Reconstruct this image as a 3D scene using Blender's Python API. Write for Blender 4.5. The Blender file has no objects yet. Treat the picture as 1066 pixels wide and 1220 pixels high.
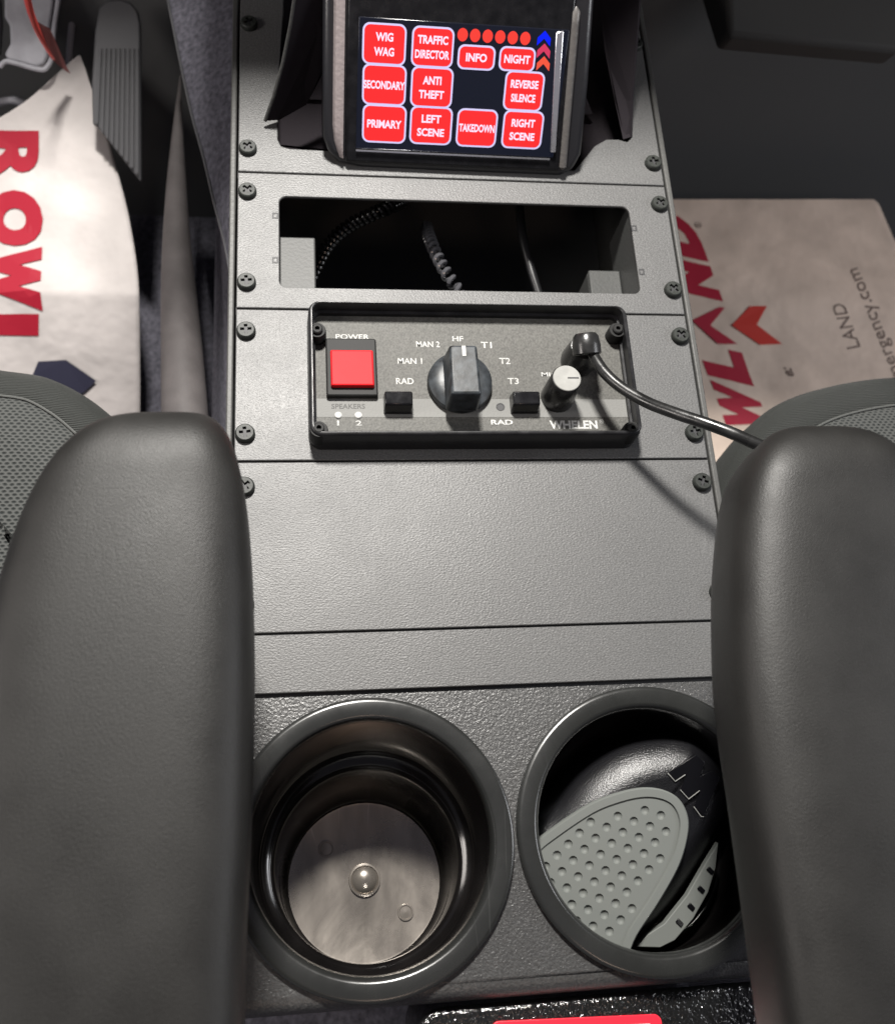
import bpy, bmesh, math, random
from mathutils import Vector, Matrix, Euler
random.seed(7)
S = 0.0254                       # everything below is written in inches
V3 = Vector
sc = bpy.context.scene
# ------------------------------------------------------------------ camera
CAM = V3((1.3443, -6.6439, 16.8336)); FPX = 1181.0
EUL = Euler((0.348826, -0.126378, -0.059851), 'XYZ'); RM = EUL.to_matrix()
cd = bpy.data.cameras.new('camera'); cam = bpy.data.objects.new('camera', cd)
sc.collection.objects.link(cam); sc.camera = cam
cam.location = CAM * S; cam.rotation_euler = EUL
cd.sensor_fit = 'VERTICAL'; cd.sensor_height = 36; cd.lens = FPX / 1220 * 36
cd.clip_start = 0.01; cd.clip_end = 50
cd.dof.use_dof = True; cd.dof.focus_distance = 17.6 * S; cd.dof.aperture_fstop = 12
# ------------------------------------------------------------------ light
w = bpy.data.worlds.new('World'); sc.world = w; w.use_nodes = True
w.node_tree.nodes['Background'].inputs[0].default_value = (0.86, 0.84, 1.0, 1)
w.node_tree.nodes['Background'].inputs[1].default_value = 0.14
sc.view_settings.view_transform = 'Standard'; sc.view_settings.look = 'None'
sc.view_settings.exposure = 0.0
def area(name, loc, to, size, watts, col, sy=None):
    l = bpy.data.lights.new(name, 'AREA'); l.energy = watts; l.color = col; l.size = size * S
    if sy: l.shape = 'RECTANGLE'; l.size_y = sy * S
    o = bpy.data.objects.new(name, l); sc.collection.objects.link(o)
    o.location = V3(loc) * S
    o.rotation_euler = (V3(to) - V3(loc)).to_track_quat('-Z', 'Y').to_euler()
area('map_lamp', (0.2, 18, 31), (3, 2, 0), 4.2, 28, (1.0, 0.965, 0.91))
area('rear_fill_light', (6, -34, 40), (4, -4, 0), 9, 1.0, (1.0, 0.74, 0.58), 5)  # added warm fill for the cup wells, no lamp known there
area('left_door_light', (-34, -4, 22), (0, -4, 3), 18, 5.2, (1.0, 0.93, 0.87), 10)
area('right_door_light', (44, -2, 22), (8, -4, -3), 18, 5.5, (0.96, 0.97, 1.0), 10)

# ------------------------------------------------------------------ helpers
def ray(px, py):
    return RM @ V3(((px - 533) / FPX, -(py - 610) / FPX, -1.0))
def at(px, py, z=0.0):
    d = ray(px, py); return CAM + d * ((z - CAM.z) / d.z)
def on(px, py, p0, n):
    d = ray(px, py); return CAM + d * ((p0 - CAM).dot(n) / d.dot(n))

def mat(name, col, rough=0.5, metal=0.0, bump=0.0, bscale=600, var=0.0, vscale=60, emit=None, estr=1.0,
        coat=0.0, rvar=0.0, spec=0.5, stretch=(1, 1, 1), trans=0.0, bdist=0.0004, smudge=0.0):
    m = bpy.data.materials.new(name); m.use_nodes = True
    nt = m.node_tree; N = nt.nodes; L = nt.links; b = N['Principled BSDF']
    b.inputs['Base Color'].default_value = (*col, 1); b.inputs['Roughness'].default_value = rough
    b.inputs['Metallic'].default_value = metal; b.inputs['Coat Weight'].default_value = coat
    b.inputs['Specular IOR Level'].default_value = spec
    b.inputs['Transmission Weight'].default_value = trans
    if emit:
        b.inputs['Emission Color'].default_value = (*emit, 1); b.inputs['Emission Strength'].default_value = estr
    tc = N.new('ShaderNodeTexCoord'); mp = N.new('ShaderNodeMapping'); mp.inputs['Scale'].default_value = stretch
    L.new(tc.outputs['Object'], mp.inputs['Vector'])
    if bump:
        n = N.new('ShaderNodeTexNoise'); n.inputs['Scale'].default_value = bscale; n.inputs['Detail'].default_value = 3
        L.new(mp.outputs[0], n.inputs['Vector'])
        bp = N.new('ShaderNodeBump'); bp.inputs['Strength'].default_value = bump; bp.inputs['Distance'].default_value = bdist
        L.new(n.outputs['Fac'], bp.inputs['Height']); L.new(bp.outputs[0], b.inputs['Normal'])
    if var:
        n2 = N.new('ShaderNodeTexNoise'); n2.inputs['Scale'].default_value = vscale; n2.inputs['Detail'].default_value = 6
        L.new(mp.outputs[0], n2.inputs['Vector'])
        r = N.new('ShaderNodeValToRGB'); r.color_ramp.elements[0].position = 0.3; r.color_ramp.elements[1].position = 0.7
        r.color_ramp.elements[0].color = tuple(c * (1 - var) for c in col) + (1,)
        r.color_ramp.elements[1].color = tuple(min(1, c * (1 + var)) for c in col) + (1,)
        L.new(n2.outputs['Fac'], r.inputs[0]); L.new(r.outputs[0], b.inputs['Base Color'])
        if rvar:
            mr = N.new('ShaderNodeMapRange'); mr.inputs[3].default_value = rough - rvar; mr.inputs[4].default_value = rough + rvar
            mr.inputs[1].default_value = 0.3; mr.inputs[2].default_value = 0.7
            L.new(n2.outputs['Fac'], mr.inputs[0]); L.new(mr.outputs[0], b.inputs['Roughness'])
    if smudge:
        n3 = N.new('ShaderNodeTexNoise'); n3.inputs['Scale'].default_value = 22; n3.inputs['Detail'].default_value = 8; n3.inputs['Roughness'].default_value = 0.65; n3.inputs['Distortion'].default_value = 0.6
        L.new(tc.outputs['Object'], n3.inputs['Vector'])
        r3 = N.new('ShaderNodeMapRange'); r3.inputs[1].default_value = 0.35; r3.inputs[2].default_value = 0.65; r3.inputs[3].default_value = rough - smudge; r3.inputs[4].default_value = rough + smudge
        L.new(n3.outputs['Fac'], r3.inputs[0]); L.new(r3.outputs[0], b.inputs['Roughness'])
        # thin hairline scratches: stretched voronoi edges
        mp2 = N.new('ShaderNodeMapping'); mp2.inputs['Rotation'].default_value = (0, 0, 0.7); mp2.inputs['Scale'].default_value = (70, 6, 6); L.new(tc.outputs['Object'], mp2.inputs['Vector'])
        vo = N.new('ShaderNodeTexVoronoi'); vo.feature = 'DISTANCE_TO_EDGE'; vo.inputs['Scale'].default_value = 1.0; L.new(mp2.outputs[0], vo.inputs['Vector'])
        r4 = N.new('ShaderNodeMapRange'); r4.inputs[1].default_value = 0.0; r4.inputs[2].default_value = 0.012; r4.inputs[3].default_value = 1.0; r4.inputs[4].default_value = 0.0
        L.new(vo.outputs['Distance'], r4.inputs[0])
        n5 = N.new('ShaderNodeTexNoise'); n5.inputs['Scale'].default_value = 30; L.new(tc.outputs['Object'], n5.inputs['Vector'])
        r5 = N.new('ShaderNodeMapRange'); r5.inputs[1].default_value = 0.54; r5.inputs[2].default_value = 0.66; L.new(n5.outputs['Fac'], r5.inputs[0])
        mu = N.new('ShaderNodeMath'); mu.operation = 'MULTIPLY'; L.new(r4.outputs[0], mu.inputs[0]); L.new(r5.outputs[0], mu.inputs[1])
        mu2 = N.new('ShaderNodeMath'); mu2.operation = 'MULTIPLY'; mu2.inputs[1].default_value = min(1.0, smudge * 4); L.new(mu.outputs[0], mu2.inputs[0])
        mx = N.new('ShaderNodeMix'); mx.data_type = 'RGBA'; mx.inputs[6].default_value = (*col, 1); mx.inputs[7].default_value = tuple(min(1, c * 2.4 + 0.03) for c in col) + (1,)
        src = b.inputs['Base Color'].links[0].from_socket if b.inputs['Base Color'].links else None
        if src: L.new(src, mx.inputs[6])
        L.new(mu2.outputs[0], mx.inputs[0]); L.new(mx.outputs[2], b.inputs['Base Color'])
    return m

def fabric(name, light, dark, bw, rh, rough=0.75, ribs=False, rot=0.0):
    m = bpy.data.materials.new(name); m.use_nodes = True
    nt = m.node_tree; N = nt.nodes; L = nt.links; b = N['Principled BSDF']
    b.inputs['Roughness'].default_value = rough; b.inputs['Sheen Weight'].default_value = 0.05; b.inputs['Specular IOR Level'].default_value = 0.25
    tc = N.new('ShaderNodeTexCoord'); mp = N.new('ShaderNodeMapping'); mp.inputs['Rotation'].default_value = (0, 0, rot)
    L.new(tc.outputs['Object'], mp.inputs['Vector'])
    nz = N.new('ShaderNodeTexNoise'); nz.inputs['Scale'].default_value = 160; nz.inputs['Detail'].default_value = 2
    L.new(tc.outputs['Object'], nz.inputs['Vector'])
    ad = N.new('ShaderNodeVectorMath'); ad.operation = 'MULTIPLY_ADD'; ad.inputs[1].default_value = (0.0012,) * 3
    L.new(nz.outputs['Color'], ad.inputs[0]); L.new(mp.outputs[0], ad.inputs[2])
    sp = N.new('ShaderNodeSeparateXYZ'); L.new(ad.outputs[0], sp.inputs[0])
    def mt(op, a, b_=None, c=None):
        n = N.new('ShaderNodeMath'); n.operation = op
        for i, v in enumerate((a, b_, c)):
            if v is None: continue
            if isinstance(v, (int, float)): n.inputs[i].default_value = v
            else: L.new(v, n.inputs[i])
        return n.outputs[0]
    v = mt('DIVIDE', sp.outputs[1], rh * S); row = mt('FLOOR', v); odd = mt('FLOORED_MODULO', row, 2.0)
    u = mt('ADD', mt('DIVIDE', sp.outputs[0], bw * S), mt('MULTIPLY', odd, 0.5))
    fu = mt('SUBTRACT', mt('FRACT', u), 0.5); fv = mt('SUBTRACT', mt('FRACT', v), 0.5)
    if ribs: dd = mt('ABSOLUTE', fv)
    else: dd = mt('SQRT', mt('ADD', mt('MULTIPLY', fu, fu), mt('MULTIPLY', mt('MULTIPLY', fv, fv), 0.9)))
    mr = N.new('ShaderNodeMapRange'); mr.inputs[1].default_value = 0.05 if ribs else 0.14; mr.inputs[2].default_value = 0.35 if ribs else 0.42
    L.new(dd, mr.inputs[0])
    mx = N.new('ShaderNodeMix'); mx.data_type = 'RGBA'; mx.inputs[6].default_value = (*dark, 1); mx.inputs[7].default_value = (*light, 1)
    L.new(mr.outputs[0], mx.inputs[0]); L.new(mx.outputs[2], b.inputs['Base Color'])
    bp = N.new('ShaderNodeBump'); bp.inputs['Strength'].default_value = 0.8; bp.inputs['Distance'].default_value = 0.0006
    L.new(mr.outputs[0], bp.inputs['Height']); L.new(bp.outputs[0], b.inputs['Normal'])
    return m

M = dict(
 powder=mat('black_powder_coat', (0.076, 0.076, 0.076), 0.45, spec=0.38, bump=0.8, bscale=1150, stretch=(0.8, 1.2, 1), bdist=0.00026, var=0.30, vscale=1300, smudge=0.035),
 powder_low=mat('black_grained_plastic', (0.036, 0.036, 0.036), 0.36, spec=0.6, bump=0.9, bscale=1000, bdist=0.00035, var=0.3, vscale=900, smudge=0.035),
 pebble=mat('pebbled_black_plastic', (0.007, 0.007, 0.007), 0.13, bump=1.0, bscale=430, bdist=0.0010, spec=0.8),
 edge=mat('metal_edge', (0.055, 0.055, 0.053), 0.5, 0.0, spec=0.3, bump=0.6, bscale=500),
 void=mat('unlit_black', (0.012, 0.012, 0.014), 0.6),
 recess=mat('recess_shade', (0.020, 0.017, 0.020), 0.85, spec=0.1, bump=0.2),  # darkened so the shade round the cradle is in the base colour
 screw=mat('blackened_screw_steel', (0.018, 0.020, 0.018), 0.5, 0.0, spec=0.25, bump=0.2, bscale=900, var=0.3, vscale=500),
 gloss=mat('gloss_black_plastic', (0.007, 0.007, 0.008), 0.20, spec=0.3, bump=0.05, bscale=300, var=0.3, vscale=200, rvar=0.05),
 satin=mat('satin_black_plastic', (0.010, 0.010, 0.010), 0.28, bump=0.12, bscale=700, var=0.35, vscale=140, rvar=0.09),
 ring=mat('cup_ring_plastic', (0.015, 0.0155, 0.015), 0.25, spec=0.6, bump=0.05, bscale=260, var=0.12, vscale=20, smudge=0.06),
 cup=mat('cup_well_plastic', (0.005, 0.0045, 0.0045), 0.14, bump=0.05, bscale=160, var=0.3, vscale=60, rvar=0.05),
 cupfloor=mat('scuffed_cup_floor', (0.26, 0.235, 0.21), 0.29, 0.75, bump=0.10, bscale=200, var=0.22, vscale=45, stretch=(2.2, 0.5, 1), smudge=0.10),
 vinyl=mat('armrest_vinyl', (0.0085, 0.0082, 0.0077), 0.50, spec=0.31, bump=0.34, bscale=1900, var=0.2, vscale=34, rvar=0.07),
 swh=mat('switch_surround_plastic', (0.012, 0.012, 0.012), 0.60, spec=0.2, bump=0.1, bscale=700),
 face=mat('siren_face_metal', (0.070, 0.069, 0.064), 0.55, 0.0, spec=0.2, bump=0.5, bscale=1100, bdist=0.0003, var=0.3, vscale=1100),
 band=mat('grey_face_band', (0.135, 0.135, 0.13), 0.6, 0.0, spec=0.2, bump=0.4, bscale=1100, bdist=0.0003),
 boss=mat('boss_plastic', (0.014, 0.014, 0.014), 0.6, spec=0.15, bump=0.1),
 frame=mat('siren_bezel_plastic', (0.012, 0.012, 0.013), 0.36, spec=0.28, bump=0.10, bscale=400, var=0.3, vscale=150, rvar=0.08),
 knob=mat('dusty_black_knob', (0.020, 0.023, 0.026), 0.46, spec=0.3, bump=0.15, bscale=300, var=0.75, vscale=190, smudge=0.10),
 red=mat('red_switch_plastic', (0.46, 0.008, 0.012), 0.55, spec=0.15, bump=0.05, bscale=200, var=0.06, vscale=80),
 ink=mat('white_lettering', (0.34, 0.34, 0.33), 0.7, spec=0.1, var=0.25, vscale=900),
 inkgrey=mat('grey_lettering', (0.045, 0.045, 0.043), 0.7),
 silver=mat('spun_silver_cap', (0.20, 0.20, 0.19), 0.5, 0.0, spec=0.25, bump=0.1, bscale=400, var=0.12, vscale=200),
 podside=mat('pod_side_lit', (0.22, 0.19, 0.19), 0.42, bump=0.6, bscale=420),  # paler than the black housing, to paint the light on its side
 pod=mat('pod_black_plastic', (0.014, 0.014, 0.016), 0.28, bump=0.15, bscale=500),
 podedge=mat('pod_edge_highlight', (0.08, 0.075, 0.072), 0.36, bump=0.5, bscale=500),  # housing edge lightened, its highlight is in the colour
 chrome=mat('bright_trim', (0.75, 0.75, 0.80), 0.18, 0.9, bump=0.3, bscale=160),
 screen=mat('screen_glass', (0.004, 0.004, 0.005), 0.12, spec=0.2, emit=(0.005, 0.007, 0.016)),
 btn=mat('screen_red', (0.1, 0.0, 0.0), 0.2, emit=(0.86, 0.030, 0.032), estr=1.0),
 btnedge=mat('screen_lavender', (0.1, 0.1, 0.1), 0.2, emit=(0.56, 0.52, 0.86), estr=1.0),
 dot=mat('screen_orange_red', (0.1, 0.0, 0.0), 0.2, emit=(0.80, 0.055, 0.04), estr=1.0),
 btntext=mat('screen_text', (0.1, 0.1, 0.1), 0.2, emit=(0.95, 0.70, 0.92), estr=1.0),
 blue=mat('screen_blue', (0, 0, 0.1), 0.2, emit=(0.0, 0.015, 0.90)),
 pink=mat('screen_pink', (0.1, 0, 0), 0.2, emit=(0.52, 0.045, 0.12)),
 orange=mat('screen_orange', (0.1, 0, 0), 0.2, emit=(0.75, 0.10, 0.05)),
 paper=mat('white_floor_paper', (0.435, 0.405, 0.395), 0.6, spec=0.2, bump=0.8, bscale=24, bdist=0.005, var=0.12, vscale=26),
 paper_shade=mat('floor_paper_shade', (0.74, 0.60, 0.50), 0.6, spec=0.2, bump=0.8, bscale=22, bdist=0.005, var=0.14, vscale=24),  # warm footwell shade is mixed into this paper's colour
 printred=mat('printed_crimson', (0.27, 0.008, 0.022), 0.6, spec=0.2),
 printmaroon=mat('printed_maroon', (0.42, 0.018, 0.045), 0.55),
 printscarlet=mat('printed_scarlet', (0.58, 0.04, 0.028), 0.6),
 printgrey=mat('printed_grey', (0.17, 0.12, 0.10), 0.6),
 navy=mat('printed_navy', (0.022, 0.022, 0.040), 0.6, spec=0.2),
 carpet=mat('dark_carpet', (0.085, 0.083, 0.100), 0.95, bump=1.0, bscale=500, var=0.4, vscale=300, spec=0.1),
 dash=mat('dash_plastic', (0.045, 0.045, 0.044), 0.7, spec=0.2, bump=0.4, bscale=500),
 well=mat('footwell_lining', (0.085, 0.087, 0.088), 0.85, bump=0.3, bscale=400, spec=0.2),
 trim=mat('grey_vinyl_trim', (0.075, 0.068, 0.068), 0.6, spec=0.2, bump=0.3, bscale=500, var=0.15, vscale=60),
 pedal=mat('pedal_rubber', (0.055, 0.055, 0.060), 0.6, bump=0.2, bscale=500),
 footrest=mat('footrest_plastic', (0.32, 0.32, 0.35), 0.5, bump=0.4, bscale=250, var=0.15, vscale=80),
 strap=mat('red_ribbon', (0.80, 0.09, 0.075), 0.5),
 strap_shade=mat('red_ribbon_shade', (0.16, 0.028, 0.028), 0.6),  # same ribbon, darkened to paint the side turned from the light
 toolgrey=mat('grey_rubber_pad', (0.115, 0.122, 0.115), 0.6, spec=0.3, bump=0.05, bscale=400),
 tool=mat('grained_tool_shell', (0.005, 0.005, 0.006), 0.29, spec=0.5, bump=0.5, bscale=1700, bdist=0.0004),
 emblem=mat('emblem_gloss', (0.003, 0.003, 0.004), 0.3, spec=0.2),
 bracket=mat('zinc_bracket', (0.042, 0.043, 0.042), 0.5, 0.0, spec=0.3, bump=0.3),
 coil=mat('black_coil_cord', (0.004, 0.004, 0.004), 0.22),
 coilbright=mat('glossy_coil_cord', (0.05, 0.05, 0.055), 0.12, spec=0.8),
 tube=mat('smoky_tube', (0.008, 0.008, 0.009), 0.35),
 tagred=mat('red_card', (0.80, 0.015, 0.035), 0.4), tagwhite=mat('white_card_panel', (0.80, 0.78, 0.75), 0.5),
 leaf=mat('yellow_leaf', (0.55, 0.50, 0.16), 0.6),
 mesh=fabric('open_mesh_fabric', (0.046, 0.048, 0.046), (0.004, 0.006, 0.006), 0.125, 0.070),
 rib=fabric('ribbed_band_fabric', (0.027, 0.029, 0.027), (0.008, 0.009, 0.008), 0.30, 0.042, ribs=True),
 seam=mat('seam_thread', (0.050, 0.052, 0.049), 0.7, bump=0.6, bscale=500), stitch=mat('dark_seam', (0.010, 0.010, 0.010), 0.8),
)

def link(o, parent=None):
    sc.collection.objects.link(o)
    if parent: o.parent = parent
def worldloc(p):
    v = V3((0, 0, 0))
    while p is not None: v = v + p.location; p = p.parent
    return v
class MB:
    def __init__(s): s.v = []; s.f = []
    def add(s, vs, fs):
        k = len(s.v); s.v += [V3(v) for v in vs]; s.f += [tuple(i + k for i in f) for f in fs]; return s
    def grid(s, rows, closed=False, cap0=False, cap1=False):
        n = len(rows[0]); vs = [v for r in rows for v in r]; fs = []
        for i in range(len(rows) - 1):
            for j in range(n if closed else n - 1):
                a = i * n + j; b = i * n + (j + 1) % n
                fs.append((a, b, b + n, a + n))
        if cap0: fs.append(tuple(range(n))[::-1])
        if cap1: fs.append(tuple((len(rows) - 1) * n + j for j in range(n)))
        return s.add(vs, fs)
    def box(s, x0, x1, y0, y1, z0, z1):
        vs = [(x, y, z) for z in (z0, z1) for x, y in ((x0, y0), (x1, y0), (x1, y1), (x0, y1))]
        return s.add(vs, [(3, 2, 1, 0), (4, 5, 6, 7), (0, 1, 5, 4), (1, 2, 6, 5), (2, 3, 7, 6), (3, 0, 4, 7)])
    def lathe(s, prof, c=(0, 0, 0), n=64, axis=None, shift=None):
        rows = []
        q = V3((0, 0, 1)).rotation_difference(V3(axis)) if axis else None
        for r, z in prof:
            row = []
            for k in range(n):
                a = 2 * math.pi * k / n; p = V3((r * math.cos(a), r * math.sin(a), z))
                if shift: p += shift(z)
                if q: p.rotate(q)
                row.append(p + V3(c))
            rows.append(row)
        return s.grid(rows, closed=True, cap0=prof[0][0] < 1e-3 or False, cap1=prof[-1][0] < 1e-3)
    def tube(s, pts, r, n=12, rad=None):
        pts = [V3(p) for p in pts]; rows = []
        up = V3((0, 0, 1))
        for i, p in enumerate(pts):
            t = (pts[min(i + 1, len(pts) - 1)] - pts[max(i - 1, 0)]).normalized()
            if abs(t.dot(up)) > 0.95: u = V3((1, 0, 0)).cross(t).normalized()
            else: u = up.cross(t).normalized()
            w_ = t.cross(u); rr = rad(i / (len(pts) - 1)) if rad else r
            rows.append([p + (u * math.cos(a) + w_ * math.sin(a)) * rr for a in [2 * math.pi * k / n for k in range(n)]])
        return s.grid(rows, closed=True, cap0=True, cap1=True)
    def prism(s, out, holes, z0, z1, top=None):
        """flat plate with holes, between z0 and z1; outline and holes are lists of (x, y)"""
        bm = bmesh.new(); loops = []
        for lp in [out] + list(holes):
            vs = [bm.verts.new((x, y, 0)) for x, y in [(p[0], p[1]) for p in lp]]; loops.append(vs)
            for i in range(len(vs)): bm.edges.new((vs[i], vs[(i + 1) % len(vs)]))
        if holes: bmesh.ops.triangle_fill(bm, use_beauty=True, use_dissolve=False, edges=bm.edges[:])
        else: bm.faces.new(loops[0])
        bm.verts.index_update()
        P = [v.co.copy() for v in bm.verts]; F = []
        for f in bm.faces:
            ids = [v.index for v in f.verts]
            a = sum(P[ids[i]].x * P[ids[(i + 1) % len(ids)]].y - P[ids[(i + 1) % len(ids)]].x * P[ids[i]].y for i in range(len(ids)))
            F.append(tuple(ids) if a > 0 else tuple(ids[::-1]))
        n = len(P); vs = [(p.x, p.y, z1) for p in P] + [(p.x, p.y, z0) for p in P]
        fs = F + [tuple(i + n for i in f[::-1]) for f in F]
        edges = {}
        for f in F:
            for i in range(len(f)): edges[(f[i], f[(i + 1) % len(f)])] = 1
        for a, b in edges:
            if (b, a) not in edges: fs.append((b, a, a + n, b + n))
        bm.free(); return s.add(vs, fs)
    def xf(s, m): s.v = [m @ v for v in s.v]; return s
    def mesh(s, name, m, smooth=False, off=V3((0, 0, 0)), angle=40):
        me = bpy.data.meshes.new(name)
        me.from_pydata([tuple(v * S - off) for v in s.v], [], s.f)
        if m: me.materials.append(M[m] if isinstance(m, str) else m)
        me.validate(); me.update()
        bm = bmesh.new(); bm.from_mesh(me); bmesh.ops.recalc_face_normals(bm, faces=bm.faces[:]); 
        if smooth:
            for f in bm.faces: f.smooth = True
            for e in bm.edges:
                if len(e.link_faces) == 2 and e.calc_face_angle(0) > math.radians(angle): e.smooth = False
        bm.to_mesh(me); bm.free()
        return me
    def build(s, name, m, parent=None, smooth=False, bevel=0, seg=2, angle=40):
        off = worldloc(parent) if parent else V3((0, 0, 0))
        if parent is None and s.v:
            off = V3((sum(v.x for v in s.v), sum(v.y for v in s.v), 0)) / len(s.v) * S; off.z = min(v.z for v in s.v) * S
        o = bpy.data.objects.new(name, s.mesh(name, m, smooth or bevel > 0, off, angle)); link(o, parent)
        if parent is None: o.location = off
        if bevel:
            b = o.modifiers.new('bevel', 'BEVEL'); b.width = bevel * S; b.segments = seg; b.limit_method = 'ANGLE'; b.angle_limit = math.radians(35)
            b.harden_normals = False
        return o
def tag(o, label, cat, group=None):
    o['label'] = label; o['category'] = cat
    if group: o['group'] = group
    return o
def thing(name, loc, label, cat, group=None):
    o = bpy.data.objects.new(name, None); link(o); o.location = V3(loc) * S; o.empty_display_size = 0.01
    return tag(o, label, cat, group)
def struct(o): o['kind'] = 'structure'; return o
def rrect(x0, x1, y0, y1, r, n=6):
    p = []
    for cx, cy, a0 in ((x1 - r, y1 - r, 0), (x0 + r, y1 - r, 90), (x0 + r, y0 + r, 180), (x1 - r, y0 + r, 270)):
        for k in range(n + 1):
            a = math.radians(a0 + 90 * k / n); p.append((cx + r * math.cos(a), cy + r * math.sin(a)))
    return p
def smoothpts(pts, n=6, closed=False):
    """Catmull-Rom through points"""
    P = [V3(p) for p in pts]; out = []; N_ = len(P)
    rng = range(N_) if closed else range(N_ - 1)
    for i in rng:
        g = (lambda k: P[k % N_]) if closed else (lambda k: P[max(0, min(N_ - 1, k))])
        a, b, c, d = g(i - 1), g(i), g(i + 1), g(i + 2)
        for k in range(n):
            t = k / n
            out.append(0.5 * ((2 * b) + (c - a) * t + (2 * a - 5 * b + 4 * c - d) * t * t + (3 * b - a - 3 * c + d) * t ** 3))
    if not closed: out.append(P[-1])
    return out
def inset(out, d):
    n = len(out); r = []; A = sum(out[i][0] * out[(i + 1) % n][1] - out[(i + 1) % n][0] * out[i][1] for i in range(n))
    sg = 1 if A > 0 else -1
    for i in range(n):
        a = V3((out[i - 1][0], out[i - 1][1], 0)); b = V3((out[(i + 1) % n][0], out[(i + 1) % n][1], 0))
        t = (b - a).normalized(); r.append((out[i][0] - t.y * d * sg, out[i][1] + t.x * d * sg))
    return r
_txt = {}
def textgeo(s_, bold=0.0, res=3):
    key = (s_, bold)
    if key in _txt: return _txt[key]
    c = bpy.data.curves.new('t', 'FONT'); c.body = s_; c.size = 1; c.offset = bold; c.resolution_u = res
    o = bpy.data.objects.new('t', c); sc.collection.objects.link(o)
    bpy.context.view_layer.update()
    me = bpy.data.meshes.new_from_object(o.evaluated_get(bpy.context.evaluated_depsgraph_get()))
    v = [x.co.copy() for x in me.vertices]; f = [tuple(p.vertices) for p in me.polygons]
    bpy.data.objects.remove(o); bpy.data.curves.remove(c); bpy.data.meshes.remove(me)
    x0 = min(p.x for p in v); x1 = max(p.x for p in v); y0 = min(p.y for p in v); y1 = max(p.y for p in v)
    v = [V3(((p.x - x0) / (x1 - x0), (p.y - y0) / (y1 - y0), 0)) for p in v]
    _txt[key] = (v, f); return v, f
def text(mb, s_, o, ux, uy, bold=0.02, fn=None):
    """lettering whose box starts at o and spans vectors ux (along) and uy (up)"""
    v, f = textgeo(s_, bold); P = [V3(o) + V3(ux) * p.x + V3(uy) * p.y for p in v]
    if fn: P = [fn(p) for p in P]
    mb.add(P, f); return mb

# ------------------------------------------------------------------ setting
fl = MB(); fl.box(-30, 40, -24, 24, -14.6, -14.25); struct(fl.build('floor', 'carpet'))
fw = MB(); fw.grid([[V3((-30, 16, -14.3)), V3((40, 16, -14.3))], [V3((-30, 19, -2)), V3((40, 19, -2))], [V3((-30, 20, 9)), V3((40, 20, 9))]])
struct(fw.build('firewall', 'well'))
tn = MB(); tn.grid([[V3((x, y, z)) for x, z in ((-1.6, -14.2), (-1.2, -8), (-0.4, -5.4), (0.3, -4.9), (8.7, -4.9), (9.4, -6), (9.8, -9), (10.0, -14.2))] for y in (-24, -8, 4, 20)])
struct(tn.build('transmission_tunnel', 'carpet', smooth=True))

# dashboard overhanging the front of the console (shades its front end)
db = thing('dashboard', (4, 13, 8), 'dark dashboard overhanging the front end of the console and both footwells', 'dashboard')
d = MB(); d.grid([[V3((x, y, z)) for y, z in ((18, 7.5), (12.6, 8.6), (11.75, 9.6), (11.7, 10.6), (12.4, 12), (14, 13), (20, 14), (22, 12))] for x in (-1.2, 4, 9.5)])
d.build('lower_panel', 'dash', db, smooth=True)
d = MB(); d.grid([[V3((x, y, z)) for y, z in ((20, 7.5), (17.5, 8.6), (16.5, 9.6), (16.4, 10.6), (16.8, 12), (18, 13), (20, 14), (22, 12))] for x in (-24, -10, -1.2)])
d.build('knee_panel', 'dash', db, smooth=True)
d = MB(); d.grid([[V3((x, y, z)) for y, z in ((16, 5.0), (11.0, 7.5), (8.6, 9.2), (8.5, 10.6), (9.4, 12), (12, 13), (20, 14), (22, 12))] for x in (9.5, 24, 40)])
d.build('glove_box', 'dash', db, smooth=True)  # unseen, overhang brought far back to shade the passenger mat
g = MB(); A = at(868, 43, -2.0); B = at(1075, 62, -2.0)
g.add([A, B, B + V3((0.3, 4.5, 2.5)), A + V3((-0.4, 4.5, 2.5)), A + V3((0, 0.3, -0.8)), B + V3((0, 0.3, -0.8)), B + V3((0.3, 4.5, -0.8)), A + V3((-.4, 4.5, -.8))],
      [(0, 1, 2, 3), (0, 4, 5, 1), (4, 7, 6, 5), (1, 5, 6, 2), (0, 3, 7, 4)])
g.build('glove_box_edge', 'dash', db, bevel=0.15)
# ------------------------------------------------------------------ console
con = thing('centre_console', (4.5, 1, -5), 'black powder-coated equipment console with screwed-down face plates between the two seats', 'console')
T = 0.07
def plate(x0, x1, y0, y1, holes=(), out=None, m='powder', z=0.0):
    mb = MB(); mb.prism(out or [(x0, y0), (x1, y0), (x1, y1), (x0, y1)], holes, z - T, z)
    return mb.build('face_plate', m, con, bevel=0.018)
G = 0.018
X0, X1 = 0.03, 8.97
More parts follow.
